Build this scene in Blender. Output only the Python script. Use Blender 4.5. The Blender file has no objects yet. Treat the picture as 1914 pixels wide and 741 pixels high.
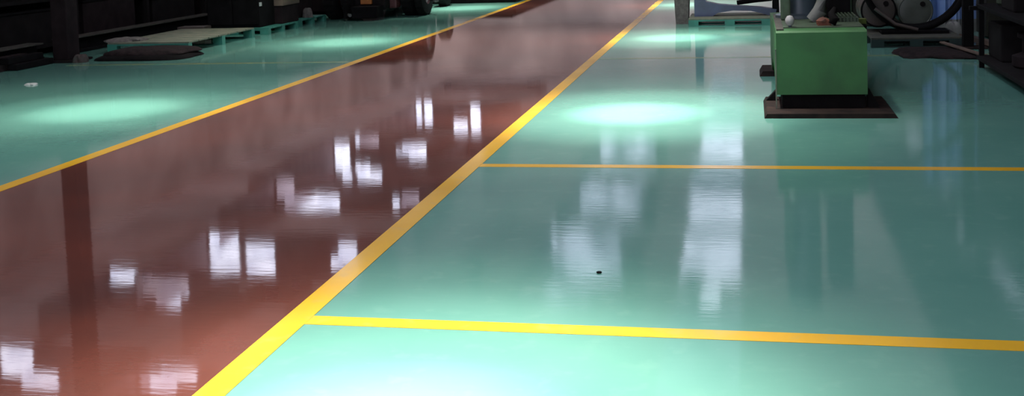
import bpy, bmesh, math, random
from mathutils import Vector, Matrix
R = random.Random(7)
SC = bpy.context.scene
COL = SC.collection

# ---------------------------------------------------------------- camera
cam_d = bpy.data.cameras.new('camera'); cam = bpy.data.objects.new('camera', cam_d); COL.objects.link(cam)
cam_d.sensor_fit = 'HORIZONTAL'; cam_d.sensor_width = 36; cam_d.lens = 40.525
cam_d.shift_x = 0.0; cam_d.shift_y = -(370.5 - 23.5) / 1914.0
cam_d.clip_start = 0.05; cam_d.clip_end = 400
rot = Matrix(((0.9784387751, 0.0203662551, 0.2055304820), (0.2033865998, 0.0781385044, -0.9759755454),
              (-0.0359368114, 0.9967344630, 0.0723115192)))
cam.matrix_world = Matrix.Translation((0, 0, 1.5)) @ rot.to_4x4()
SC.camera = cam

# ---------------------------------------------------------------- world, exposure
w = bpy.data.worlds.new('overcast_sky'); SC.world = w; w.use_nodes = True
w.node_tree.nodes['Background'].inputs[0].default_value = (0.80, 0.83, 1.0, 1)
w.node_tree.nodes['Background'].inputs[1].default_value = 4.5
SC.view_settings.view_transform = 'Standard'; SC.view_settings.look = 'None'
SC.view_settings.gamma = 1; SC.view_settings.use_curve_mapping = False
SC.view_settings.exposure = 0.0
ROOF = 6.0
LAMP_Z = 5.2
LAMPS = [(-1.1, 3.2, .78), (-0.95, 9.1, 1.0), (-1.0, 15.15, 1.0), (-1.2, 21.3, 1.0),
         (-5.7, 3.4, .4), (-5.75, 9.35, .52), (-5.6, 15.3, .62), (-5.5, 21.7, .8)]
SPOT_W = 8000.0

# ---------------------------------------------------------------- materials
def mat(name, color, rough=0.6, metal=0.0, var=0.25, scale=6.0, bump=0.0, spec=0.5, color2=None, bscale=None, coat=0, detail=4, sy=1.0):
    m = bpy.data.materials.new(name); m.use_nodes = True
    nt = m.node_tree; b = nt.nodes['Principled BSDF']
    tc = nt.nodes.new('ShaderNodeTexCoord'); n = nt.nodes.new('ShaderNodeTexNoise')
    mp = nt.nodes.new('ShaderNodeMapping'); mp.inputs['Scale'].default_value = (1, sy, 1)
    nt.links.new(tc.outputs['Object'], mp.inputs[0])
    n.inputs['Scale'].default_value = scale; n.inputs['Detail'].default_value = detail
    nt.links.new(mp.outputs[0], n.inputs['Vector'])
    rp = nt.nodes.new('ShaderNodeValToRGB'); rp.color_ramp.elements[0].position = .3; rp.color_ramp.elements[1].position = .7
    c2 = color2 or tuple(c * (1 - var) for c in color)
    rp.color_ramp.elements[0].color = (*c2, 1); rp.color_ramp.elements[1].color = (*color, 1)
    nt.links.new(n.outputs['Fac'], rp.inputs[0]); nt.links.new(rp.outputs[0], b.inputs['Base Color'])
    b.inputs['Roughness'].default_value = rough; b.inputs['Metallic'].default_value = metal
    b.inputs['Specular IOR Level'].default_value = spec; b.inputs['Coat Weight'].default_value = coat
    if bump:
        n2 = nt.nodes.new('ShaderNodeTexNoise'); n2.inputs['Scale'].default_value = bscale or scale * 4; n2.inputs['Detail'].default_value = 3
        nt.links.new(mp.outputs[0], n2.inputs['Vector'])
        bp = nt.nodes.new('ShaderNodeBump'); bp.inputs['Strength'].default_value = 1; bp.inputs['Distance'].default_value = bump
        nt.links.new(n2.outputs['Fac'], bp.inputs['Height']); nt.links.new(bp.outputs[0], b.inputs['Normal'])
    return m

def floor_mat(name, c1, c2, rough0, rough1, bump1, bump2, wear=None, wear_amt=0.0):
    m = mat(name, c1, var=0, color2=c2, scale=1.3, detail=6, sy=1.0)
    nt = m.node_tree; b = nt.nodes['Principled BSDF']; tc = next(n for n in nt.nodes if n.type == 'TEX_COORD')
    def noise(sc, det, sx=1, sy=1):
        mp = nt.nodes.new('ShaderNodeMapping'); mp.inputs['Scale'].default_value = (sx, sy, 1)
        nt.links.new(tc.outputs['Object'], mp.inputs[0])
        n = nt.nodes.new('ShaderNodeTexNoise'); n.inputs['Scale'].default_value = sc; n.inputs['Detail'].default_value = det
        nt.links.new(mp.outputs[0], n.inputs['Vector']); return n
    nr = noise(2.2, 5); mr = nt.nodes.new('ShaderNodeMapRange')
    mr.inputs['From Min'].default_value = .35; mr.inputs['From Max'].default_value = .65
    mr.inputs['To Min'].default_value = rough0; mr.inputs['To Max'].default_value = rough1
    nt.links.new(nr.outputs['Fac'], mr.inputs[0]); nt.links.new(mr.outputs[0], b.inputs['Roughness'])
    n1 = noise(5.0, 2, .8, 1.2); n2 = noise(13.0, 4, .45, 2.6)
    bp = nt.nodes.new('ShaderNodeBump'); bp.inputs['Distance'].default_value = bump1; bp.inputs['Strength'].default_value = 1
    bq = nt.nodes.new('ShaderNodeBump'); bq.inputs['Distance'].default_value = bump2; bq.inputs['Strength'].default_value = 1
    nt.links.new(n1.outputs['Fac'], bp.inputs['Height']); nt.links.new(n2.outputs['Fac'], bq.inputs['Height'])
    nt.links.new(bp.outputs[0], bq.inputs['Normal']); nt.links.new(bq.outputs[0], b.inputs['Normal'])
    if wear:
        nw = noise(9.0, 8); rp = nt.nodes.new('ShaderNodeValToRGB')
        rp.color_ramp.elements[0].position = .56; rp.color_ramp.elements[1].position = .72
        mx = nt.nodes.new('ShaderNodeMix'); mx.data_type = 'RGBA'
        ml = nt.nodes.new('ShaderNodeMath'); ml.operation = 'MULTIPLY'; ml.inputs[1].default_value = wear_amt
        nt.links.new(nw.outputs['Fac'], rp.inputs[0]); nt.links.new(rp.outputs[0], ml.inputs[0]); nt.links.new(ml.outputs[0], mx.inputs[0])
        src = b.inputs['Base Color'].links[0].from_socket
        nt.links.new(src, mx.inputs[6]); mx.inputs[7].default_value = (*wear, 1)
        nt.links.new(mx.outputs[2], b.inputs['Base Color'])
    return m

M = dict(
    green=floor_mat('green_floor_coating', (.155, .365, .295), (.125, .32, .262), .055, .09, .0002, .00026, (.19, .40, .32), .35),
    red=floor_mat('red_walkway_coating', (.170, .050, .035), (.112, .041, .032), .030, .052, .00018, .00012, (.16, .05, .035), .3),
    yellow=floor_mat('yellow_line_paint', (.95, .53, .03), (.80, .43, .025), .12, .2, .0004, .0001, (.6, .45, .15), .3),
    worn=floor_mat('worn_yellow_line_paint', (.48, .40, .13), (.16, .36, .22), .12, .2, .0004, .0001, (.095, .36, .265), .9),
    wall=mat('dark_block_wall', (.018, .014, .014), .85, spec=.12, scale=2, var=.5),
    endwall=mat('pale_end_wall_sheet', (.80, .72, .71), .8, scale=.6, var=.3),
    darkroof=mat('darkened_roof_sheeting', (.07, .06, .06), .85, scale=1, var=.4),
    leftwall=mat('translucent_side_wall_sheet', (.30, .25, .24), .8, scale=.6, var=.3),
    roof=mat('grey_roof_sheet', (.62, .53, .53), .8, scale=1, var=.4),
    steel=mat('dark_painted_steel', (.013, .011, .011), .85, spec=.12, scale=5, var=.5),
    black=mat('oily_black_steel', (.006, .0055, .006), .85, spec=.12, scale=8, var=.6),
    rubber=mat('tyre_rubber', (.010, .009, .009), .85, spec=.12, scale=12, var=.5, bump=.004),
    greenm=mat('green_machine_enamel', (.034, .145, .035), .55, scale=5, var=.28, bump=.0006),
    greend=mat('worn_green_enamel', (.05, .085, .045), .6, scale=14, color2=(.025, .035, .02)),
    brown=mat('oily_brown_plate', (.035, .022, .018), .85, spec=.12, scale=9, color2=(.012, .009, .009)),
    grease=mat('black_grease', (.006, .005, .005), .85, spec=.12, scale=9, var=.5, bump=.004),
    slate=mat('blue_grey_casting', (.060, .085, .10), .4, scale=5, var=.35),
    grey=mat('grey_casting', (.16, .165, .15), .6, scale=6, var=.5),
    rust=mat('rust_orange_iron', (.16, .045, .02), .8, scale=15, color2=(.05, .02, .012), bump=.003),
    chrome=mat('pale_knob', (.42, .40, .40), .25, scale=5, var=.1),
    olive=mat('yellow_green_bar', (.20, .24, .03), .5, scale=8, var=.5),
    teal=mat('teal_pallet_plastic', (.045, .25, .19), .55, scale=5, var=.35),
    dteal=mat('dark_pallet_runner', (.012, .035, .032), .6, scale=6, var=.5),  # darker variants of the pallet runner and deck colours
    darkdeck=mat('dark_pallet_deck', (.085, .085, .06), .8, scale=9, color2=(.04, .045, .04)),
    navy=mat('navy_blue_enamel', (.035, .06, .13), .35, scale=5, var=.5),
    dust=mat('dusty_tan_board', (.20, .20, .14), .7, scale=10, color2=(.10, .13, .09)),
    beam=mat('dusty_beam_top', (.075, .07, .055), .8, scale=9, color2=(.03, .028, .022)),
    maroon=mat('maroon_grey_panel', (.022, .015, .016), .85, spec=.12, scale=5, var=.5),
    lightgrey=mat('light_grey_plastic', (.26, .26, .24), .6, scale=9, var=.3),
    rag=mat('grey_cloth', (.17, .155, .14), .9, scale=18, var=.5, bump=.005),
    redbag=mat('faded_red_grey_cloth', (.07, .045, .04), .9, scale=14, color2=(.05, .055, .045), bump=.005),
    orange=mat('orange_paint', (.42, .15, .03), .5, scale=6, var=.4),
    redp=mat('dull_red_paint', (.11, .03, .03), .5, scale=6, var=.5),
    blue=mat('blue_plastic_sheet', (.15, .29, .64), .45, scale=2.2, color2=(.30, .40, .64)),
    drum=mat('brown_grey_drum', (.085, .062, .055), .5, scale=5, color2=(.05, .045, .035)),
    greydrum=mat('grey_green_drum', (.10, .115, .095), .4, scale=4, color2=(.055, .065, .05)),
    wood=mat('old_wood', (.17, .12, .085), .8, scale=6, color2=(.07, .05, .04), sy=.3),
    mat_=mat('brown_rubber_mat', (.030, .020, .020), .85, spec=.12, scale=16, color2=(.010, .008, .008), bump=.006),
    lock=mat('dark_olive_enamel', (.035, .034, .024), .7, scale=3, var=.5, spec=.25),
    pink=mat('pinkish_cap', (.52, .26, .20), .5, scale=5, var=.2),
    white=mat('off_white', (.5, .53, .5), .6, scale=9, var=.1),
    lampbody=mat('lamp_housing', (.25, .26, .26), .4, .3, scale=6, var=.2),
)
for nm, ca, cb in (('dirty', (.03, .032, .036), (.13, .135, .145)), ('hazy', (.32, .33, .35), (.72, .74, .76)), ('clear', (.82, .83, .86), (1, 1, 1))):
    fm = bpy.data.materials.new(nm + '_skylight_sheet'); fm.use_nodes = True
    nt = fm.node_tree; nt.nodes.remove(nt.nodes['Principled BSDF'])
    tr = nt.nodes.new('ShaderNodeBsdfTransparent'); tc = nt.nodes.new('ShaderNodeTexCoord'); nz = nt.nodes.new('ShaderNodeTexNoise')
    nz.inputs['Scale'].default_value = 1.6; nz.inputs['Detail'].default_value = 6
    rp = nt.nodes.new('ShaderNodeValToRGB'); rp.color_ramp.elements[0].position = .38; rp.color_ramp.elements[1].position = .62
    rp.color_ramp.elements[0].color = (*ca, 1); rp.color_ramp.elements[1].color = (*cb, 1)
    nt.links.new(tc.outputs['Object'], nz.inputs['Vector']); nt.links.new(nz.outputs['Fac'], rp.inputs[0])
    nt.links.new(rp.outputs[0], tr.inputs[0]); nt.links.new(tr.outputs[0], nt.nodes['Material Output'].inputs[0])
    M[nm] = fm
# roof and wall sheets made slightly translucent to brighten floor reflections
for key, fac, tint in (('roof', .042, (1, .78, .70, 1)), ('endwall', .054, (1, .73, .58, 1)), ('leftwall', .042, (1, .70, .58, 1))):
    nt = M[key].node_tree; out = nt.nodes['Material Output']; b = nt.nodes['Principled BSDF']
    mx = nt.nodes.new('ShaderNodeMixShader'); tr = nt.nodes.new('ShaderNodeBsdfTransparent'); tr.inputs[0].default_value = tint
    tc = nt.nodes.new('ShaderNodeTexCoord'); nz = nt.nodes.new('ShaderNodeTexNoise'); nz.inputs['Scale'].default_value = .45; nz.inputs['Detail'].default_value = 5
    mr = nt.nodes.new('ShaderNodeMapRange'); mr.inputs['From Min'].default_value = .35; mr.inputs['From Max'].default_value = .65
    mr.inputs['To Min'].default_value = fac * .5; mr.inputs['To Max'].default_value = fac * 1.5
    nt.links.new(tc.outputs['Object'], nz.inputs['Vector']); nt.links.new(nz.outputs['Fac'], mr.inputs[0]); nt.links.new(mr.outputs[0], mx.inputs[0])
    nt.links.new(b.outputs[0], mx.inputs[1]); nt.links.new(tr.outputs[0], mx.inputs[2]); nt.links.new(mx.outputs[0], out.inputs[0])
gm = bpy.data.materials.new('lamp_glow'); gm.use_nodes = True
gb = gm.node_tree.nodes['Principled BSDF']; gb.inputs['Emission Color'].default_value = (1, .97, .9, 1); gb.inputs['Emission Strength'].default_value = 6
M['glow'] = gm

# ---------------------------------------------------------------- mesh helpers
class MB:
    def __init__(s): s.bm = bmesh.new()
    def box(s, x0, x1, y0, y1, z0, z1, bev=0.0, rot=None, piv=None):
        r = bmesh.ops.create_cube(s.bm, size=1)
        vs = r['verts']
        for v in vs:
            v.co = Vector(((x0 + x1) / 2 + v.co.x * (x1 - x0), (y0 + y1) / 2 + v.co.y * (y1 - y0), (z0 + z1) / 2 + v.co.z * (z1 - z0)))
        if bev:
            es = list({e for v in vs for e in v.link_edges})
            rr = bmesh.ops.bevel(s.bm, geom=es, offset=bev, segments=2, affect='EDGES', profile=.6)
            vs = list({v for f in rr['faces'] for v in f.verts} | {v for v in vs if v.is_valid})
        if rot is not None:
            p = Vector(piv) if piv else Vector(((x0 + x1) / 2, (y0 + y1) / 2, (z0 + z1) / 2))
            for v in vs: v.co = p + rot @ (v.co - p)
        return s
    def tube(s, pts, r, seg=12, cap=True):
        pts = [Vector(p) for p in pts]; rs = r if isinstance(r, (list, tuple)) else [r] * len(pts)
        rings = []
        up = Vector((0, 0, 1))
        for i, p in enumerate(pts):
            t = (pts[min(i + 1, len(pts) - 1)] - pts[max(i - 1, 0)]).normalized()
            a = t.cross(up)
            if a.length < .05: a = t.cross(Vector((0, 1, 0)))
            a.normalize(); b = t.cross(a).normalized()
            rings.append([s.bm.verts.new(p + (a * math.cos(k * 2 * math.pi / seg) + b * math.sin(k * 2 * math.pi / seg)) * rs[i]) for k in range(seg)])
        for A, B in zip(rings, rings[1:]):
            for k in range(seg): s.bm.faces.new((A[k], A[(k + 1) % seg], B[(k + 1) % seg], B[k]))
        if cap: s.bm.faces.new(rings[0][::-1]); s.bm.faces.new(rings[-1])
        return s
    def lathe(s, prof, c, axis='Z', seg=32, a0=0):
        c = Vector(c); rings = []
        for rr, h in prof:
            ring = []
            for k in range(seg):
                a = k * 2 * math.pi / seg; u, v = rr * math.cos(a), rr * math.sin(a)
                d = {'Z': Vector((u, v, h)), 'Y': Vector((u, h, v)), 'X': Vector((h, u, v))}[axis]
                ring.append(s.bm.verts.new(c + d))
            rings.append(ring)
        for A, B in zip(rings, rings[1:]):
            for k in range(seg): s.bm.faces.new((A[k], A[(k + 1) % seg], B[(k + 1) % seg], B[k]))
        if prof[0][0] > 1e-4 and prof[0] != prof[-1]: s.bm.faces.new(rings[0][::-1])
        if prof[-1][0] > 1e-4 and prof[0] != prof[-1]: s.bm.faces.new(rings[-1])
        return s
    def torus(s, c, R0, r, axis='Y', seg=48, ms=10):
        prof = [(R0 + r * math.cos(k * 2 * math.pi / ms), r * math.sin(k * 2 * math.pi / ms)) for k in range(ms)]
        prof.append(prof[0]); return s.lathe(prof, c, axis, seg)
    def prism(s, pts, y0, y1, bev=0):      # outline in XZ, extruded along Y
        A = [s.bm.verts.new((x, y0, z)) for x, z in pts]; B = [s.bm.verts.new((x, y1, z)) for x, z in pts]
        s.bm.faces.new(A); s.bm.faces.new(B[::-1]); n = len(pts)
        for i in range(n): s.bm.faces.new((A[i], B[i], B[(i + 1) % n], A[(i + 1) % n]))
        return s
    def prismx(s, pts, x0, x1):            # outline in YZ, extruded along X
        A = [s.bm.verts.new((x0, y, z)) for y, z in pts]; B = [s.bm.verts.new((x1, y, z)) for y, z in pts]
        s.bm.faces.new(A); s.bm.faces.new(B[::-1]); n = len(pts)
        for i in range(n): s.bm.faces.new((A[i], B[i], B[(i + 1) % n], A[(i + 1) % n]))
        return s
    def quad(s, *p): s.bm.faces.new([s.bm.verts.new(q) for q in p]); return s
    def build(s, name, m, parent=None, smooth=False):
        bmesh.ops.remove_doubles(s.bm, verts=s.bm.verts, dist=1e-5)
        bmesh.ops.recalc_face_normals(s.bm, faces=s.bm.faces)
        me = bpy.data.meshes.new(name); s.bm.to_mesh(me); s.bm.free()
        me.materials.append(m)
        if smooth:
            for p in me.polygons: p.use_smooth = True
            me.set_sharp_from_angle(angle=math.radians(38))
        o = bpy.data.objects.new(name, me); COL.objects.link(o)
        if parent:
            o.parent = parent
            if not parent.parent: o.matrix_parent_inverse = Matrix.Translation(-Vector(parent.location))
        return o
def thing(name, label, cat, loc, group=None):
    o = bpy.data.objects.new(name, None); COL.objects.link(o); o.location = loc; o.empty_display_size = .1
    o['label'] = label; o['category'] = cat
    if group: o['group'] = group
    return o
def tag(o, label, cat, group=None):
    o['label'] = label; o['category'] = cat
    if group: o['group'] = group
    return o
def struct(o): o['kind'] = 'structure'; return o
def copy_tree(root, loc, label):
    c = root.copy(); COL.objects.link(c); c.location = loc; c['label'] = label
    for ch in root.children:
        d = ch.copy(); COL.objects.link(d); d.parent = c
        for g in ch.children:
            e = g.copy(); COL.objects.link(e); e.parent = d
    return c
def lump(x0, x1, y0, y1, z0, z1, amp, seed, taper=.25, n=10):
    """soft irregular heap filling the given bounds"""
    r = random.Random(seed); s = MB(); N, K = n * 3, n
    ph = [r.uniform(0, 6.28) for _ in range(8)]
    rings = []
    for j in range(K + 1):
        t = j / K; h = math.sin(t * math.pi / 2); rad = math.cos(t * math.pi / 2) ** .5 if j < K else 0
        ring = []
        for i in range(N):
            a = i * 2 * math.pi / N
            f = 1 + amp * (math.sin(2 * a + ph[0]) * .4 + math.sin(3 * a + ph[1] + 2 * t) * .35 + math.sin(7 * a + ph[2] + 5 * t) * .25)
            sq = 1 / max(abs(math.cos(a)), abs(math.sin(a))) ** .6
            u = math.cos(a) * rad * f * sq; v = math.sin(a) * rad * f * sq
            z = h * (1 + amp * .5 * math.sin(5 * a + ph[3]) * rad)
            ring.append(s.bm.verts.new(((x0 + x1) / 2 + u * (x1 - x0) / 2, (y0 + y1) / 2 + v * (y1 - y0) / 2, z0 + z * (z1 - z0))))
        rings.append(ring)
    for A, B in zip(rings, rings[1:]):
        for k in range(N): s.bm.faces.new((A[k], A[(k + 1) % N], B[(k + 1) % N], B[k]))
    s.bm.faces.new(rings[0][::-1])
    return s
def RZ(d): return Matrix.Rotation(math.radians(d), 3, 'Z')
def RY(d): return Matrix.Rotation(math.radians(d), 3, 'Y')
def RX(d): return Matrix.Rotation(math.radians(d), 3, 'X')

# ---------------------------------------------------------------- the hall
X0, X1, Y0, Y1 = -17.0, 9.0, -6.0, 58.5
floor = struct(MB().box(X0, X1, Y0, Y1, -.2, 0).build('floor', M['green']))
LL, LR = -4.615, -1.785          # centre lines of the two long yellow lines
struct(MB().box(LL, LR, Y0 + .1, Y1 - .1, 0.0002, .0012).build('walkway_coating', M['red'], floor))
for x in (LL, LR):
    MB().box(x - .055, x + .055, Y0 + .1, Y1 - .1, .0012, .0022).build('lane_line', M['yellow'], floor)
for y, a, b, m, wd in ((4.15, LR + .055, 4.5, 'yellow', .048), (7.07, LR + .055, 4.5, 'yellow', .044), (12.87, LR + .055, 4.5, 'worn', .045),
                       (12.87, -8.4, LL - .055, 'worn', .04)):
    MB().box(a, b, y - wd, y + wd, .0006, .0018).build('bay_line', M[m], floor)

def wall(name, b, m='wall'): return struct(MB().box(*b).build(name, M[m]))
struct(MB().quad((X0, Y0, 0), (X0, Y1, 0), (X0, Y1, ROOF), (X0, Y0, ROOF)).build('wall_left', M['leftwall']))
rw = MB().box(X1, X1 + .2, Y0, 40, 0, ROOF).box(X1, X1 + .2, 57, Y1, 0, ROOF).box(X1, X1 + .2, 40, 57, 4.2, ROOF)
struct(rw.build('wall_right', M['wall']))        # wide open side door, added to light the far end of the hall
wf = struct(MB().quad((X0, Y1, 0), (X1, Y1, 0), (X1, Y1, ROOF), (X0, Y1, ROOF)).build('wall_far', M['endwall']))
for z in (1.2, 3.6): MB().box(X0, X1, Y1 - .10, Y1 - .02, z - .06, z + .06).build('sheeting_rail', M['rag'], wf)
bw = MB()
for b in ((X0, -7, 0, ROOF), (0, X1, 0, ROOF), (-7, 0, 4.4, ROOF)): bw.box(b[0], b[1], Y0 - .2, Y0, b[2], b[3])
struct(bw.build('wall_back', M['wall']))       # unseen open doorway behind the camera, added for fill daylight

# raised roof monitors: (glazing, Y of the upright glazed end, [(x0, x1, z0, z1) of each pane])
MONITORS = [
('clear', 18.9, [(-14.17, -13.46, 6.07, 6.65), (-13.75, -12.96, 6.55, 7.19)]),
    ('clear', 18.1, [(-10.79, -10.09, 6.12, 6.45), (-10.39, -9.69, 6.04, 6.26)]),
    ('clear', 23.6, [(-14.68, -13.6, 6.02, 6.31), (-13.92, -12.72, 6.16, 6.58), (-13.54, -12.92, 6.57, 6.86)]),
    ('dirty', 23.1, [(-10.62, -10.32, 6.18, 6.41), (-9.99, -9.81, 6.02, 6.15)]),
    ('clear', 26.8, [(-13.79, -12.98, 6.02, 7.04), (-12.8, -12.01, 6.27, 7.06), (-10.52, -10.21, 6.53, 6.87), (-10.31, -9.81, 6.19, 6.79)]),
    ('clear', 33.0, [(-14.61, -14.03, 6.02, 6.59), (-14.37, -12.57, 6.48, 6.93), (-10.88, -10.43, 6.55, 6.84), (-10.56, -10.03, 6.38, 6.74)]),
    ('clear', 40.3, [(-14.62, -13.7, 6.02, 6.32), (-15.45, -14.86, 6.33, 7.26), (-14.67, -14.08, 7.05, 7.33), (-15.19, -14.81, 7.34, 7.7), (-14.6, -13.64, 7.33, 7.69), (-12.81, -11.89, 6.36, 6.64), (-12.57, -11.9, 6.7, 6.84), (-13.06, -12.69, 6.52, 6.64)]),
    ('dirty', 40.3, [(-10.25, -9.81, 6.53, 6.8)]),
    ('clear', 48.5, [(-14.7, -14.45, 6.02, 6.95), (-14.33, -13.96, 6.02, 6.95), (-12.23, -11.79, 6.24, 7.28), (-13.01, -12.38, 6.86, 7.28)]),
    ('dirty', 54.8, [(-15.05, -14.75, 6.02, 6.33), (-10.92, -10.25, 6.02, 6.15)]),
    ('hazy', 40.0, [(-5.42, -3.48, 6.02, 6.8)]),
    ('hazy', 33.3, [(-4.89, -3.15, 6.02, 6.12), (-5.15, -3.33, 6.25, 6.89)]),
    ('hazy', 27.7, [(-5.04, -3.33, 6.02, 7.23)]),
    ('hazy', 23.2, [(-4.95, -3.48, 6.02, 6.28)]),
]
HAZY = [(-1.16, 22.5, -0.79, 23.44), (-1.68, 24.0, -0.4, 27.1), (-1.74, 28.86, -0.42, 31.2), (-1.8, 36.38, -0.47, 40.83)]
DIRTY = [(4.98, 33.26, 5.23, 40.88), (4.61, 27.14, 4.79, 28.55), (4.76, 22.37, 4.98, 25.46),
         (-1.66, 18.0, -0.36, 22.4), (-1.72, 27.2, -0.38, 28.8), (-1.9, 31.3, -0.42, 36.3), (-1.95, 40.9, -0.5, 56)]
def mon_box(Yc, panes):
    zm = max(p[3] for p in panes)
    xs = [p[i] * q for p in panes for i in (0, 1) for q in (1, 7.5 / (1.5 + p[3]))]
    return (min(xs) - .06, max(Yc * 7.5 / (1.5 + zm) - .12, {40.3: 33.02}.get(Yc, 0)), max(xs) + .06, Yc, zm + .10)
MB_ = [mon_box(Yc, P) for _, Yc, P in MONITORS]
FULL = [b[:4] for b in MB_]
# unseen roof openings added for ambient light (reflections fall below the frame)
NEAR = [(-1.5, -3.0, -0.3, 1.0), (-1.5, 2.0, -0.3, 6.0), (-1.5, 7.0, -0.3, 11.5), (-1.5, 12.2, -.3, 15.8),
        (-4.6, -2.0, -3.2, 2.0), (-4.6, 4.0, -3.2, 8.0), (-4.6, 10.0, -3.2, 14.5)]

xs = sorted({X0, X1} | {v for r in FULL + HAZY + DIRTY + NEAR for v in (r[0], r[2])})
ys = sorted({Y0, Y1} | {v for r in FULL + HAZY + DIRTY + NEAR for v in (r[1], r[3])})
xs = sorted(set(xs) | {3.0})
cm, cr = MB(), MB()
def inhole(x, y): return any(r[0] < x < r[2] and r[1] < y < r[3] for r in FULL + HAZY + DIRTY + NEAR)
for a, b in zip(ys, ys[1:]):
    st = None
    for c, d in list(zip(xs, xs[1:])) + [(X1, None)]:
        h = d is None or inhole((c + d) / 2, (a + b) / 2)
        if st is not None and (h or c == 3.0):
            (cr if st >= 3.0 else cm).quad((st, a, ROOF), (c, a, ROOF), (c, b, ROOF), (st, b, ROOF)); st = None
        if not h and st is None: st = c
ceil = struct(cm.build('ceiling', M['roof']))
cr.build('darkened_roof_sheeting', M['darkroof'], ceil)  # unseen right-hand roof, darkened to dim its reflection in the floor
for i, r in enumerate(DIRTY + HAZY):
    struct(MB().quad((r[0], r[1], ROOF + .02), (r[2], r[1], ROOF + .02), (r[2], r[3], ROOF + .02), (r[0], r[3], ROOF + .02)).build('window_%d' % (i + 20), M['dirty' if i < len(DIRTY) else 'hazy']))
for i, r in enumerate(NEAR):               # light portals filling the nearer roof openings
    l = bpy.data.lights.new('roof_opening_portal', 'AREA'); l.shape = 'RECTANGLE'; l.size = r[2] - r[0]; l.size_y = r[3] - r[1]
    l.cycles.is_portal = True
    o = bpy.data.objects.new('roof_opening_portal', l); COL.objects.link(o); o.location = ((r[0] + r[2]) / 2, (r[1] + r[3]) / 2, ROOF + .05)
l = bpy.data.lights.new('added_side_door_portal', 'AREA'); l.shape = 'RECTANGLE'; l.size = 4.2; l.size_y = 17; l.cycles.is_portal = True
o = bpy.data.objects.new('added_side_door_portal', l); COL.objects.link(o); o.location = (X1 + .1, 48.5, 2.1); o.rotation_euler = (0, math.radians(90), 0)
l = bpy.data.lights.new('added_back_door_portal', 'AREA'); l.shape = 'RECTANGLE'; l.size = 7; l.size_y = 4.4; l.cycles.is_portal = True
o = bpy.data.objects.new('added_back_door_portal', l); COL.objects.link(o); o.location = (-3.5, Y0 - .1, 2.2); o.rotation_euler = (math.radians(90), 0, 0)
for i, ((glz, Yc, P), b) in enumerate(zip(MONITORS, MB_)):
    x0, y0, x1, y1, zt = b; s = MB()
    zz = sorted({ROOF, zt} | {v for p in P for v in p[2:]}); xx = sorted({x0, x1} | {v for p in P for v in p[:2]})
    for c, d in zip(zz, zz[1:]):
        for a_, b_ in zip(xx, xx[1:]):
            if not any(p[0] < (a_ + b_) / 2 < p[1] and p[2] < (c + d) / 2 < p[3] for p in P): s.box(a_, b_, y1, y1 + .04, c, d)
    s.box(x0 - .04, x0, y0 - .04, y1 + .04, ROOF, zt); s.box(x1, x1 + .04, y0 - .04, y1 + .04, ROOF, zt)
    s.quad((x0, y0, ROOF + .02), (x1, y0, ROOF + .02), (x1, y1 + .04, zt + .02), (x0, y1 + .04, zt + .02))
    o = struct(s.build('window_%d' % (i + 1), M['roof']))
    for p in P:
        MB().box(p[0], p[1], y1 + .012, y1 + .02, p[2], p[3]).build('pane', M[glz], o)
        g = MB(); n = max(1, int((p[3] - p[2]) / .3))
        for k in range(1, n): g.box(p[0], p[1], y1 - .01, y1 + .01, p[2] + (p[3] - p[2]) * k / n - .018, p[2] + (p[3] - p[2]) * k / n + .018)
        if n > 1: g.build('glazing_bars', M['steel'], o)
# roof purlins, kept clear of the openings' sight lines
for i, y in enumerate((-4.0, 1.5, 6.5, 11.8, 16.3)):
    struct(MB().box(X0, X1, y - .06, y + .06, ROOF - .22, ROOF).build('trim_%d' % (i + 1), M['roof']))

# ---------------------------------------------------------------- high bay lamps
for i, (x, y, k) in enumerate(LAMPS):
    z = LAMP_Z
    side = 'right-hand bay' if x > -3 else 'left-hand bay'
    order = ['nearest the camera', 'second from the camera', 'third from the camera', 'farthest from the camera'][i % 4]
    t = thing('high_bay_lamp', 'grey high bay lamp hanging over the %s, %s' % (side, order), 'lamp', (x, y, z), 'high bay lamps under the roof')
    MB().lathe([(.03, .34), (.09, .32), (.10, .12), (.07, .10)], (x, y, z), seg=20).build('housing', M['lampbody'], t, True)
    MB().lathe([(.08, .12), (.12, .08), (.22, -.10), (.23, -.12), (.215, -.11), (.11, .07), (.07, .11)], (x, y, z), seg=28).build('reflector', M['lampbody'], t, True)
    MB().lathe([(.001, .02), (.035, .03), (.045, .06), (.03, .10)], (x, y, z), seg=14).build('bulb', M['glow'], t, True)
    MB().tube([(x, y, z + .32), (x, y, ROOF + .01)], .012, 8).build('suspension_rod', M['steel'], t)
    for nm, ang, f in (('lamp_beam', 15 if x > -3 else 19, .55), ('lamp_spill', 34, .33), ('lamp_wide_spill', (58 if x > -3 else 74) if i % 4 else 46, (.10 if x > -3 else .18) if i % 4 else .26)):
        l = bpy.data.lights.new(nm, 'SPOT'); l.energy = SPOT_W * k * f; l.color = (1.0, .98, .88)
        l.spot_size = math.radians(ang); l.spot_blend = 1.0; l.shadow_soft_size = .08
        o = bpy.data.objects.new(nm, l); COL.objects.link(o); o.parent = t; o.location = (0, 0, -.13)

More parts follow.
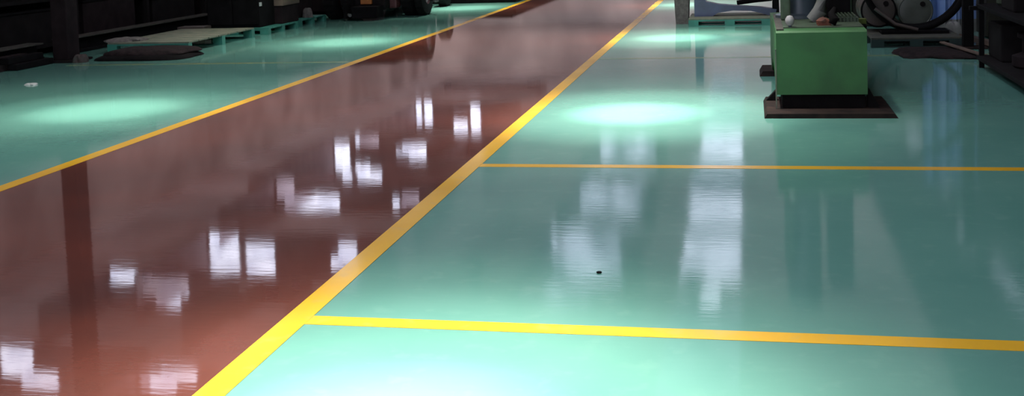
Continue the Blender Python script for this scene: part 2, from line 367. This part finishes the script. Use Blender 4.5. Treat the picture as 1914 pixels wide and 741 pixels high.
# ---------------------------------------------------------------- green machine
t = thing('machine_tool', 'green box-bodied machine on an oily brown base plate, grey column rising from it', 'machine', (.5, 10.2, 0))
mb = MB().prism([(.06, 0), (1.03, 0), (1.0, .035), (.08, .035)], 8.84, 9.72)
mb.build('base_plate', M['brown'], t)
MB().box(.2, .82, 9.11, 9.6, .035, .15, .01).build('plinth', M['grease'], t)
body = MB()
body.prismx([(9.08, .145), (9.08, .625), (9.10, .64), (10.75, .64), (10.8, .56), (12.2, .54), (12.2, .12), (11.9, .05), (11.35, .05), (11.2, .14), (10.9, .22), (10.1, .22), (9.75, .16), (9.7, .145)], .16, .835)
body.build('bed', M['greenm'], t)
MB().box(.150, .160, 9.075, 9.09, .04, .5).build('edge_strip', M['dust'], t)['label'] = 'pale worn front corner edge'
MB().prism([(.04, 0), (.9, 0), (.88, .05), (.07, .05)], 11.25, 11.75).build('rear_foot', M['brown'], t)
MB().prism([(.84, .035), (.93, .035), (.84, .2)], 9.12, 9.2).build('gusset', M['grease'], t)
MB().prism([(.16, .035), (.08, .035), (.16, .12)], 9.5, 9.58).build('gusset', M['grease'], t)
MB().box(.17, .83, 9.3, 10.7, .64, .648).build('table_top', M['greend'], t)
MB().box(.165, .22, 9.12, 10.6, .641, .652).build('guide_way', M['beam'], t)
MB().lathe([(.21, .648), (.21, .675), (.155, .69), (.145, .72), (.145, 1.9), (.12, 1.93)], (.39, 10.25, 0), seg=40).build('column', M['slate'], t, True)
MB().box(.22, .30, 9.95, 10.1, .648, 1.5, .012).build('rack_guide', M['greend'], t)
kn = MB().lathe([(.001, .70), (.022, .705), (.036, .73), (.036, .755), (.022, .778), (.001, .785)], (.275, 9.35, -.045), seg=20).build('knob', M['chrome'], t, True)
kn['label'] = 'pale round knob'
MB().tube([(.275, 9.35, .648), (.275, 9.35, .662)], .012, 10).build('knob_stem', M['navy'], t)
MB().tube([(.46, 9.75, .66), (.53, 9.75, .74), (.55, 9.75, .86), (.53, 9.8, .98)], [.05, .06, .045, .04], 14).build('clamp_arm', M['grey'], t, True)
MB().box(.60, .80, 10.1, 10.6, .648, 1.7, .02).build('motor_housing', M['black'], t)
MB().lathe([(.001, .0), (.05, .0), (.055, .03), (.03, .05), (.001, .06)], (.535, 9.45, .655), seg=16).build('rusty_boss', M['rust'], t, True)
MB().prism([(.49, .648), (.60, .648), (.585, .68), (.55, .70), (.51, .68)], 9.4, 9.55).build('clamp_block', M['rust'], t)
MB().tube([(.60, 9.4, .66), (.62, 9.4, .70), (.60, 9.42, .74), (.63, 9.45, .78)], [.03, .04, .03, .02], 10).build('valve', M['grease'], t, True)
rb = MB()
for k in range(6): rb.box(.655 + k * .028, .668 + k * .028, 9.7, 10.05, .648, .70)
rb.box(.65, .83, 9.72, 10.04, .648, .68)
rb.build('finned_cover', M['greend'], t)
MB().box(.82, 1.00, 10.9, 10.97, .52, .57, .006).build('side_bar', M['olive'], t)
MB().box(.835, 1.0, 10.85, 11.05, .44, .515, .02).build('side_bracket', M['black'], t)
MB().box(.64, .82, 10.9, 11.4, .56, .80, .03).build('gearbox', M['greend'], t)
MB().box(.66, .78, 11.5, 12.0, .54, 1.1, .03).build('rear_cover', M['maroon'], t)

# ---------------------------------------------------------------- pallets
def pallet(name, x0, x1, y0, y1, h, label, group='pallets on the floor', dark=False):
    t = thing(name, label, 'pallet', ((x0 + x1) / 2, (y0 + y1) / 2, 0), group)
    dk = MB(); n = 7; wdt = (y1 - y0)
    for k in range(n):
        a = y0 + k * wdt / n; dk.box(x0, x1, a + .012, a + wdt / n - .012, h - .022, h, .003)
    dk.build('deck', M['darkdeck'] if dark else M['dust'] if 'dusty' in label else M['teal'], t)
    for yy in (y0, (y0 + y1) / 2 - .05, y1 - .1):
        r = MB(); L = x1 - x0
        r.box(x0, x1, yy, yy + .1, h - .042, h - .022); r.box(x0, x1, yy, yy + .1, 0, .014)
        for c, wd in ((x0, .14), (x0 + L / 2 - .07, .14), (x1 - .14, .14)): r.box(c, c + wd, yy, yy + .1, .014, h - .042)
        r.build('runner', M['dteal' if dark else 'teal'], t)
    return t
pallet('pallet', -.93, .24, 16.75, 17.75, .115, 'dusty teal pallet behind the green machine, under the navy arched frame')
pallet('pallet', -8.62, -7.42, 14.15, 16.25, .15, 'dusty teal pallet lying behind the black folded tarpaulin')
pallet('pallet', -8.5, -7.36, 16.62, 17.82, .11, 'teal pallet under the black cabinet and the maroon-grey crate')
pallet('pallet', -8.6, -7.42, 18.05, 19.25, .11, 'teal pallet nearest the parked tractor, grey rag on it')
pallet('pallet', 1.30, 2.28, 13.62, 14.75, .115, 'dark pallet under the large iron hoop and drums', dark=True)

# navy arched frame and grey bin on the pallet behind the machine
t = thing('arched_casting', 'navy blue arched iron frame standing on the pallet behind the green machine', 'casting', (-.3, 17.2, .115))
MB().prism([(-.86, .115), (-.60, .115), (-.52, .165), (-.3, .195), (-.05, .185), (.1, .15), (.2, .115), (.30, .115), (.32, .20), (.1, .235), (-.2, .26), (-.5, .29), (-.68, .33), (-.74, .42), (-.75, .9), (-.86, .9)], 17.1, 17.32).build('arch', M['navy'], t)
MB().tube([(-.25, 17.5, .28), (.0, 17.5, .31), (.25, 17.5, .33), (.3, 17.5, .4)], .035, 12).build('rear_rail', M['black'], t, True)
MB().prism([(.26, .115), (.36, .115), (.34, .9), (.28, .9)], 17.12, 17.4).build('upright', M['black'], t)
tag(MB().prism([(-1.14, .0), (-.96, .0), (-.94, .40), (-1.16, .40)], 17.2, 17.52).build('parts_bin', M['rag'], None), 'small grey bin beside the end of the navy arched frame', 'bin')

# ---------------------------------------------------------------- right-hand clutter
t = thing('iron_hoop', 'large black iron hoop standing upright around the drums on the right-hand pallet', 'hoop', (1.84, 14.05, .115))
MB().torus((1.84, 14.1, .745), .575, .035).build('rim', M['black'], t, True)
MB().torus((1.84, 14.22, .745), .56, .03).build('rear_rim', M['black'], t, True)
MB().box(1.45, 2.2, 14.0, 14.3, .115, .155, .01).build('cradle', M['black'], t)
MB().tube([(1.38, 14.0, .42), (1.6, 13.95, .24), (1.85, 13.95, .17)], .02, 10).build('spoke', M['drum'], t, True)
def drum(name, c, r, y0, y1, m, label):
    t = thing(name, label, 'drum', (c[0], y0, c[1] - r))
    L = y1 - y0
    prof = [(.001, 0), (r * .6, -.012), (r * .93, 0), (r, .02), (r, L * .33), (r * 1.03, L * .35), (r, L * .37), (r, L * .66), (r * 1.03, L * .68), (r, L * .7), (r, L - .02), (r * .9, L), (.001, L)]
    MB().lathe(prof, (c[0], y0, c[1]), 'Y', 36).build('shell', M[m], t, True)
    MB().torus((c[0], y0 + .005, c[1]), r * .95, .012, 'Y', 36, 8).build('chime', M['black'] if m == 'drum' else M[m], t, True)
    MB().lathe([(.03, -.03), (.03, 0)], (c[0] + r * .4, y0, c[1] + r * .4), 'Y', 14).build('bung', M['steel'], t)
drum('steel_drum', (1.45, .378), .205, 14.28, 15.0, 'drum', 'brown-grey drum lying on its side, left of the pair inside the hoop')
drum('steel_drum', (1.87, .362), .20, 14.30, 15.1, 'greydrum', 'grey-green drum lying on its side, in the middle of the hoop')
t = thing('plastic_sheet', 'bluish plastic sheet hanging upright behind the drums and the black post', 'sheet', (2.4, 15.35, 0))
s = MB(); N = 40
pv = [(2.08 + (2.95 - 2.08) * k / N, 15.35 + .03 * math.sin(k * .9) + .015 * math.sin(k * 2.3)) for k in range(N + 1)]
for z0_, z1_, m_, nm in ((.16, 1.9, 'blue', 'panel'), (.0, .16, 'lightgrey', 'lower_edge')):
    s = MB()
    for dy in (0, .006):
        for (a, b) in zip(pv, pv[1:]): s.quad((a[0], a[1] + dy, z0_), (b[0], b[1] + dy, z0_), (b[0], b[1] + dy, z1_), (a[0], a[1] + dy, z1_))
    s.build(nm, M[m_], t, True)
tag(lump(2.30, 2.48, 14.8, 15.0, 0, .17, .25, 5).build('sack', M['lightgrey'], None, True), 'pale grey sack on the floor right of the hoop', 'sack')
t = thing('steel_post', 'slim black upright post between the hoop and the shelving rack', 'post', (2.31, 13.5, 0))
MB().box(2.26, 2.37, 13.44, 13.55, .02, 2.2, .006).build('shaft', M['black'], t)
MB().box(2.16, 2.50, 13.34, 13.60, 0, .02, .004).build('foot_plate', M['brown'], t)
tag(lump(1.5, 2.26, 12.45, 13.45, 0, .05, .28, 11).build('rubber_mat', M['mat_'], None, True), 'crumpled dark brown rubber mat lying in front of the right-hand pallet', 'mat')
def plank(p, q, wd, th, m, label):
    p, q = Vector(p), Vector(q); d = (q - p); L = d.length; a = math.atan2(d.y, d.x); s = MB()
    s.box(-L / 2, L / 2, -wd / 2, wd / 2, 0, th, .003)
    for v in s.bm.verts:
        x, y = v.co.x, v.co.y; c = (p + q) / 2
        v.co = Vector((c.x + x * math.cos(a) - y * math.sin(a), c.y + x * math.sin(a) + y * math.cos(a), v.co.z + p.z + (q.z - p.z) * (x / L + .5)))
    return tag(s.build('wood_plank', M[m], None), label, 'plank', 'planks by the rack')
plank((2.02, 13.35, .075), (2.30, 12.2, .04), .055, .018, 'wood', 'thin pale plank slanting over the edge of the rubber mat')
plank((2.40, 14.3, .03), (2.62, 13.0, .03), .09, .05, 'wood', 'thick brown plank lying beyond the black post')
plank((2.66, 13.5, .0), (2.46, 13.75, .0), .05, .03, 'wood', 'short wood offcut beside the post foot')

t = thing('locker', 'tall dark olive locker added to block bright reflections, behind the far end of the shelving rack', 'locker', (3.1, 14.7, 0))  # invented locker, screens the side door's bright floor reflection
MB().box(2.68, 3.6, 14.4, 15.05, .03, 1.9, .012).build('body', M['lock'], t)
for a, b in ((2.70, 3.13), (3.15, 3.58)):
    d = MB().box(a, b, 14.38, 14.4, .08, 1.86, .004).build('door', M['lock'], t)
    MB().box(b - .06 if a < 3 else a + .04, b - .04 if a < 3 else a + .06, 14.36, 14.38, .9, 1.05).build('handle', M['steel'], d)
t = thing('machine_housing', 'bulky dark olive-brown machine housing standing between the green machine and the hoop, farther back', 'machine', (1.5, 16.9, 0))  # olive housing, sized to hide the brightness seen through the hoop
MB().box(.72, 2.30, 16.3, 17.8, 0, 1.25, .04).build('housing', M['lock'], t)
MB().box(.80, 1.30, 16.22, 16.3, .15, .75, .02).build('access_cover', M['greend'], t)
MB().tube([(.95, 16.2, .05), (.95, 16.2, .9), (1.05, 16.3, 1.1)], .035, 12).build('pipe', M['black'], t, True)
MB().lathe([(.05, -.08), (.16, -.06), (.18, 0)], (1.75, 16.3, .55), 'Y', 26).build('flywheel_guard', M['maroon'], t, True)
# shelving rack at the right edge
t = thing('shelving_rack', 'black steel shelving rack full of castings at the right edge', 'rack', (2.45, 10.2, 0))
for y in (7.6, 9.7, 11.75):
    for x in (2.14, 2.80): MB().box(x - .022, x + .022, y - .022, y + .022, 0, 1.35).build('upright', M['black'], t)
for z in (.10, .60, 1.15):
    MB().box(2.10, 2.84, 7.55, 11.8, z - .02, z + .02, .004).build('shelf', M['steel'] if z != .6 else M['black'], t)
MB().box(2.80, 2.83, 7.6, 11.75, .1, 1.15).build('back_panel', M['maroon'], t)
MB().box(2.03, 2.14, 11.72, 11.78, .56, .60, .006).build('hook_bar', M['black'], t)
def casting(x, y, z, r, h, m, label, cat='casting', kind=0, name='casting'):
    t = thing(name, label, cat, (x, y, z), 'castings on the rack')
    if kind == 0:
        MB().lathe([(r * .9, 0), (r, .02), (r, h * .35), (r * .62, h * .45), (r * .62, h * .85), (r * .8, h * .9), (r * .8, h)], (x, y, z), seg=24).build('hub', M[m], t, True)
        MB().torus((x, y, z + h), r * .72, .014, 'Z', 24, 8).build('lip', M['black'], t, True)
    else:
        MB().box(x - r, x + r, y - r * 1.2, y + r * 1.2, z, z + h, .02).build('body', M[m], t)
        MB().tube([(x, y, z + h), (x, y, z + h + .06)], r * .4, 12).build('boss', M['black'], t)
rowlab = ['nearest the camera', 'second from the near end', 'third from the near end', 'fourth from the near end', 'fifth from the near end', 'farthest from the camera']
for k in range(6):
    y = 8.15 + k * .66
    casting(2.44, y, .12, .2 + .02 * (k % 3), .30 + .04 * (k % 2), 'steel' if k % 2 else 'maroon', 'dark %s casting on the bottom shelf of the rack, %s' % ('grey' if k % 2 else 'maroon', rowlab[k]), kind=k % 2)
    casting(2.42, y + .1, .62, .18 + .02 * ((k + 1) % 3), .22 + .05 * (k % 2), 'greend' if k % 2 else 'steel', 'dark %s casting on the middle shelf of the rack, %s' % ('olive' if k % 2 else 'grey', rowlab[k]), kind=(k + 1) % 2)
tag(MB().lathe([(.001, 0), (.035, .0), (.042, .03), (.03, .07), (.001, .08)], (2.16, 9.72, .25), seg=18).build('pipe_cap', M['pink'], None, True), 'small pinkish cap on the near part of the rack', 'cap')
MBp = MB().tube([(2.16, 9.745, .12), (2.16, 9.745, .25)], .018, 10).build('cap_rod', M['steel'], bpy.data.objects['pipe_cap'])

# ---------------------------------------------------------------- left-hand clutter
def beam(x0, x1, y0, y1, label):
    t = thing('steel_beam', label, 'beam', ((x0 + x1) / 2, y0, 0), 'dusty beams on the left')
    MB().box(x0, x1, y0, y1, .205, .225, .003).build('top_flange', M['beam'], t)
    MB().box((x0 + x1) / 2 - .02, (x0 + x1) / 2 + .02, y0, y1, .04, .205).build('web', M['black'], t)
    MB().box(x0, x1, y0, y1, 0.0, .04, .003).build('bottom_flange', M['black'], t)
beam(-9.42, -9.18, 11.2, 13.55, 'long dusty steel beam at the far left, in front of the dark post')
beam(-9.42, -9.18, 14.1, 18.55, 'long dusty steel beam running back from the dark post towards the black cabinet')
for i, (x, y) in enumerate(((-8.72, 13.35),)):
    c = struct(MB().box(x - .11, x + .11, y - .13, y + .13, .03, ROOF, .01).build('trim_%d' % (i + 6), M['maroon']))
    struct(MB().box(x - .22, x + .22, y - .24, y + .24, 0, .03).build('footing', M['steel'], c))
# dark rack behind the beams, lengthened to hide the bright wall beyond
t = thing('storage_rack', 'tall black storage rack standing in the gloom behind the dusty beams', 'rack', (-9.9, 15.5, 0))
for y in (11.0, 13.0, 15.0, 17.0, 19.0, 21.0, 24.0, 27.0, 30.0):
    for x in (-10.3, -9.62): MB().box(x - .035, x + .035, y - .035, y + .035, 0, 1.6).build('upright', M['steel'], t)
for z in (.12, .75, 1.5): MB().box(-10.33, -9.6, 10.96, 30.04, z - .025, z + .025).build('shelf', M['steel'], t)
MB().box(-10.42, -10.36, 10.9, 30.1, .0, 1.6).build('back_sheet', M['black'], t)
names = ['nearest the camera', 'second from the camera', 'third from the camera', 'fourth from the camera', 'farthest from the camera']
for k in range(5):
    y = 12.0 + k * 2
    c = thing('storage_crate', 'dark crate on the lowest shelf behind the beams, %s' % names[k], 'crate', (-9.95, y, .145), 'crates in the dark rack')
    h = .4 + .05 * (k % 3)
    MB().box(-10.25, -9.65, y - .75, y + .7, .145, .145 + h, .01).build('body', M['steel' if k % 2 else 'maroon'], c)
    MB().box(-10.27, -9.63, y - .77, y + .72, .145 + h, .175 + h, .006).build('rim', M['black'], c)
# junk in front of the beam, far left
t = thing('timber_stack', 'low stack of dark oily timbers on the floor at the far left edge', 'timber', (-9.0, 12.7, 0))
for k, (x, y0, y1, z, m) in enumerate(((-9.09, 11.5, 12.95, 0, 'black'), (-8.95, 11.9, 13.0, 0, 'mat_'), (-8.81, 12.35, 13.1, 0, 'black'), (-9.03, 11.8, 12.9, .08, 'mat_'), (-8.88, 12.3, 13.0, .08, 'black'))):
    MB().box(x - .062, x + .062, y0, y1, z, z + .078, .008).build('timber', M[m], t)
tag(lump(-8.50, -8.34, 13.1, 13.28, 0, .10, .3, 3).build('crumpled_cloth', M['redbag'], None, True), 'small faded red and grey crumpled cloth between the post and the tarpaulin', 'cloth')
t = thing('folded_tarpaulin', 'black folded tarpaulin bundle lying flat in front of the left pallet', 'tarpaulin', (-7.7, 13.7, 0))
lump(-8.38, -7.08, 13.22, 14.1, 0, .075, .08, 21, n=12).build('bottom_fold', M['grease'], t, True)
lump(-8.30, -7.12, 13.35, 14.1, .06, .13, .10, 23, n=12).build('top_fold', M['mat_'], t, True)
tag(lump(-8.72, -8.25, 14.2, 14.6, .15, .20, .3, 31).build('rag', M['rag'], None, True), 'pale rag on the near corner of the left pallet', 'rag')
tag(MB().box(-8.75, -8.30, 16.35, 16.6, 0, .17, .012).build('carton', M['drum'], None), 'low brown-grey carton behind the left pallet', 'carton')

t = thing('cabinet', 'black steel cabinet standing on a low plinth beside the left pallet', 'cabinet', (-7.95, 17.1, .11))
MB().box(-8.42, -7.54, 16.72, 17.3, .11, .95, .012).build('body', M['black'], t)
for x0, x1 in ((-8.40, -7.99), (-7.97, -7.56)):
    d = MB().box(x0, x1, 16.70, 16.72, .16, .92, .004).build('door', M['black'], t)
    hx = x1 - .05 if x0 < -8.2 else x0 + .05
    MB().box(hx - .008, hx + .008, 16.68, 16.70, .55, .70).build('handle', M['steel'], d)
MB().box(-7.545, -7.525, 16.73, 16.80, .44, .50, .005).build('tag_plate', M['white'], t)['label'] = 'small white tag'
t = thing('crate', 'maroon-grey crate on the pallet right of the black cabinet', 'crate', (-7.8, 17.6, .11))
MB().box(-8.3, -7.42, 17.33, 18.0, .11, .40, .01).build('body', M['maroon'], t)
MB().box(-8.32, -7.40, 17.31, 18.02, .40, .62, .01).build('lid', M['wood'], t)
t2 = thing('crate', 'long low maroon crate on the pallet behind the grey rag', 'crate', (-7.9, 18.6, .11))
MB().box(-8.4, -7.62, 18.12, 19.1, .11, .42, .01).build('body', M['maroon'], t2)
MB().box(-8.42, -7.60, 18.10, 19.12, .42, .5, .01).build('lid', M['steel'], t2)
tag(lump(-7.6, -7.44, 18.55, 18.75, .11, .27, .2, 41).build('grey_rag', M['rag'], None, True), 'grey peaked rag at the edge of the pallet nearest the tractor', 'rag')

t = thing('workbench', 'long dark workbench added to darken the gap between the cabinet and the tractor, farther back', 'bench', (-8.6, 22, 0))  # invented bench, put in to cover the bright gap beside the tractor
MB().box(-9.4, -7.65, 20.6, 24.6, .78, .84, .01).build('bench_top', M['steel'], t)
MB().box(-9.35, -7.72, 20.7, 24.5, .06, .78, .01).build('cupboard', M['maroon'], t)
MB().box(-9.3, -7.8, 20.75, 24.45, 0, .06).build('plinth', M['black'], t)
# parked tractor
t = thing('tractor', 'dark parked tractor with fat twin tyres, only its lower part in view', 'tractor', (-6.7, 20.2, 0))
def wheel(x, y, r, wd, parent):
    q = MB().lathe([(r * .55, -wd / 2), (r * .86, -wd / 2), (r * .97, -wd * .40), (r, -wd * .25), (r, wd * .25), (r * .97, wd * .40), (r * .86, wd / 2), (r * .55, wd / 2), (r * .55, -wd / 2)], (x, y, r + .006), 'X', 40).build('tyre', M['rubber'], parent, True)
    MB().lathe([(.04, -wd * .35), (r * .5, -wd * .3), (r * .56, -wd * .45), (r * .56, wd * .45), (r * .5, wd * .3), (.04, wd * .35)], (x, y, r), 'X', 30).build('rim', M['redp'], q, True)
    tr = MB(); rings = []
    for xx in (x - wd * .38, x + wd * .38):
        rings.append([tr.bm.verts.new((xx, y + (r + (.010 if (k // 2) % 2 else .001)) * math.sin(k * math.pi / 44), r - (r + (.010 if (k // 2) % 2 else .001)) * math.cos(k * math.pi / 44))) for k in range(88)])
    for k in range(88): tr.bm.faces.new((rings[0][k], rings[1][k], rings[1][(k + 1) % 88], rings[0][(k + 1) % 88]))
    tr.build('tread', M['rubber'], q)
for x in (-6.10, -5.87): wheel(x, 20.15, .42, .24 if x < -6 else .17, t)
for x in (-7.35, -7.02): wheel(x, 19.6, .42, .24, t)
wheel(-7.2, 22.4, .34, .2, t); wheel(-6.1, 22.4, .34, .2, t)
MB().tube([(-7.4, 20.05, .42), (-5.85, 20.05, .42)], .08, 14).build('axle', M['black'], t)
MB().box(-7.0, -6.34, 19.35, 22.6, .16, .66, .05).build('chassis', M['steel'], t)
MB().box(-7.0, -6.2, 19.4, 20.6, .66, .82, .05).build('bonnet', M['steel'], t)
MB().box(-6.42, -6.22, 19.6, 19.9, .17, .42, .03).build('side_tank', M['redp'], t)
MB().box(-6.78, -6.58, 19.28, 19.35, .27, .36, .01).build('orange_marker', M['orange'], t)
MB().box(-6.85, -6.38, 18.98, 19.35, .04, .25, .02).build('rear_hitch', M['black'], t)
MB().tube([(-6.95, 19.1, .10), (-6.88, 19.0, .1)], .03, 12).build('hitch_ball', M['grey'], t)
MB().box(-7.0, -6.95, 19.0, 19.35, .04, .3).build('hitch_plate', M['black'], t)
MB().lathe([(.001, 0), (.05, .01), (.055, .06), (.03, .1), (.001, .1)], (-5.66, 20.2, .22), seg=16).build('hub_cap', M['grey'], t, True)
MB().tube([(-5.76, 20.2, .27), (-5.64, 20.2, .27)], .02, 8).build('hub_spindle', M['steel'], t)

# dark machine bed in the far left bay
t = thing('machine_bed', 'long low black machine bed alongside the walkway, beyond the tractor', 'machine', (-5.6, 25, 0))
MB().box(-7.4, -4.78, 23.1, 29.5, .0, .25, .02).build('bed', M['black'], t)
MB().box(-7.3, -4.9, 23.3, 29.3, .25, .34, .02).build('cover', M['steel'], t)

# small things on the floor
tag(lump(-7.75, -7.63, 11.04, 11.14, 0, .02, .3, 51).build('glint_lump', M['white'], None, True), 'small white scrap shaped as a pale lump on the green floor near the left edge', 'glint')  # white lump stands in for a light glint on the floor
tag(MB().lathe([(.001, 0), (.0105, 0), (.012, .003), (.012, .006), (.006, .007), (.001, .007)], (-.68, 4.86, 0), seg=6).build('steel_nut', M['black'], None), 'tiny black nut on the green floor between the two near yellow lines', 'nut')
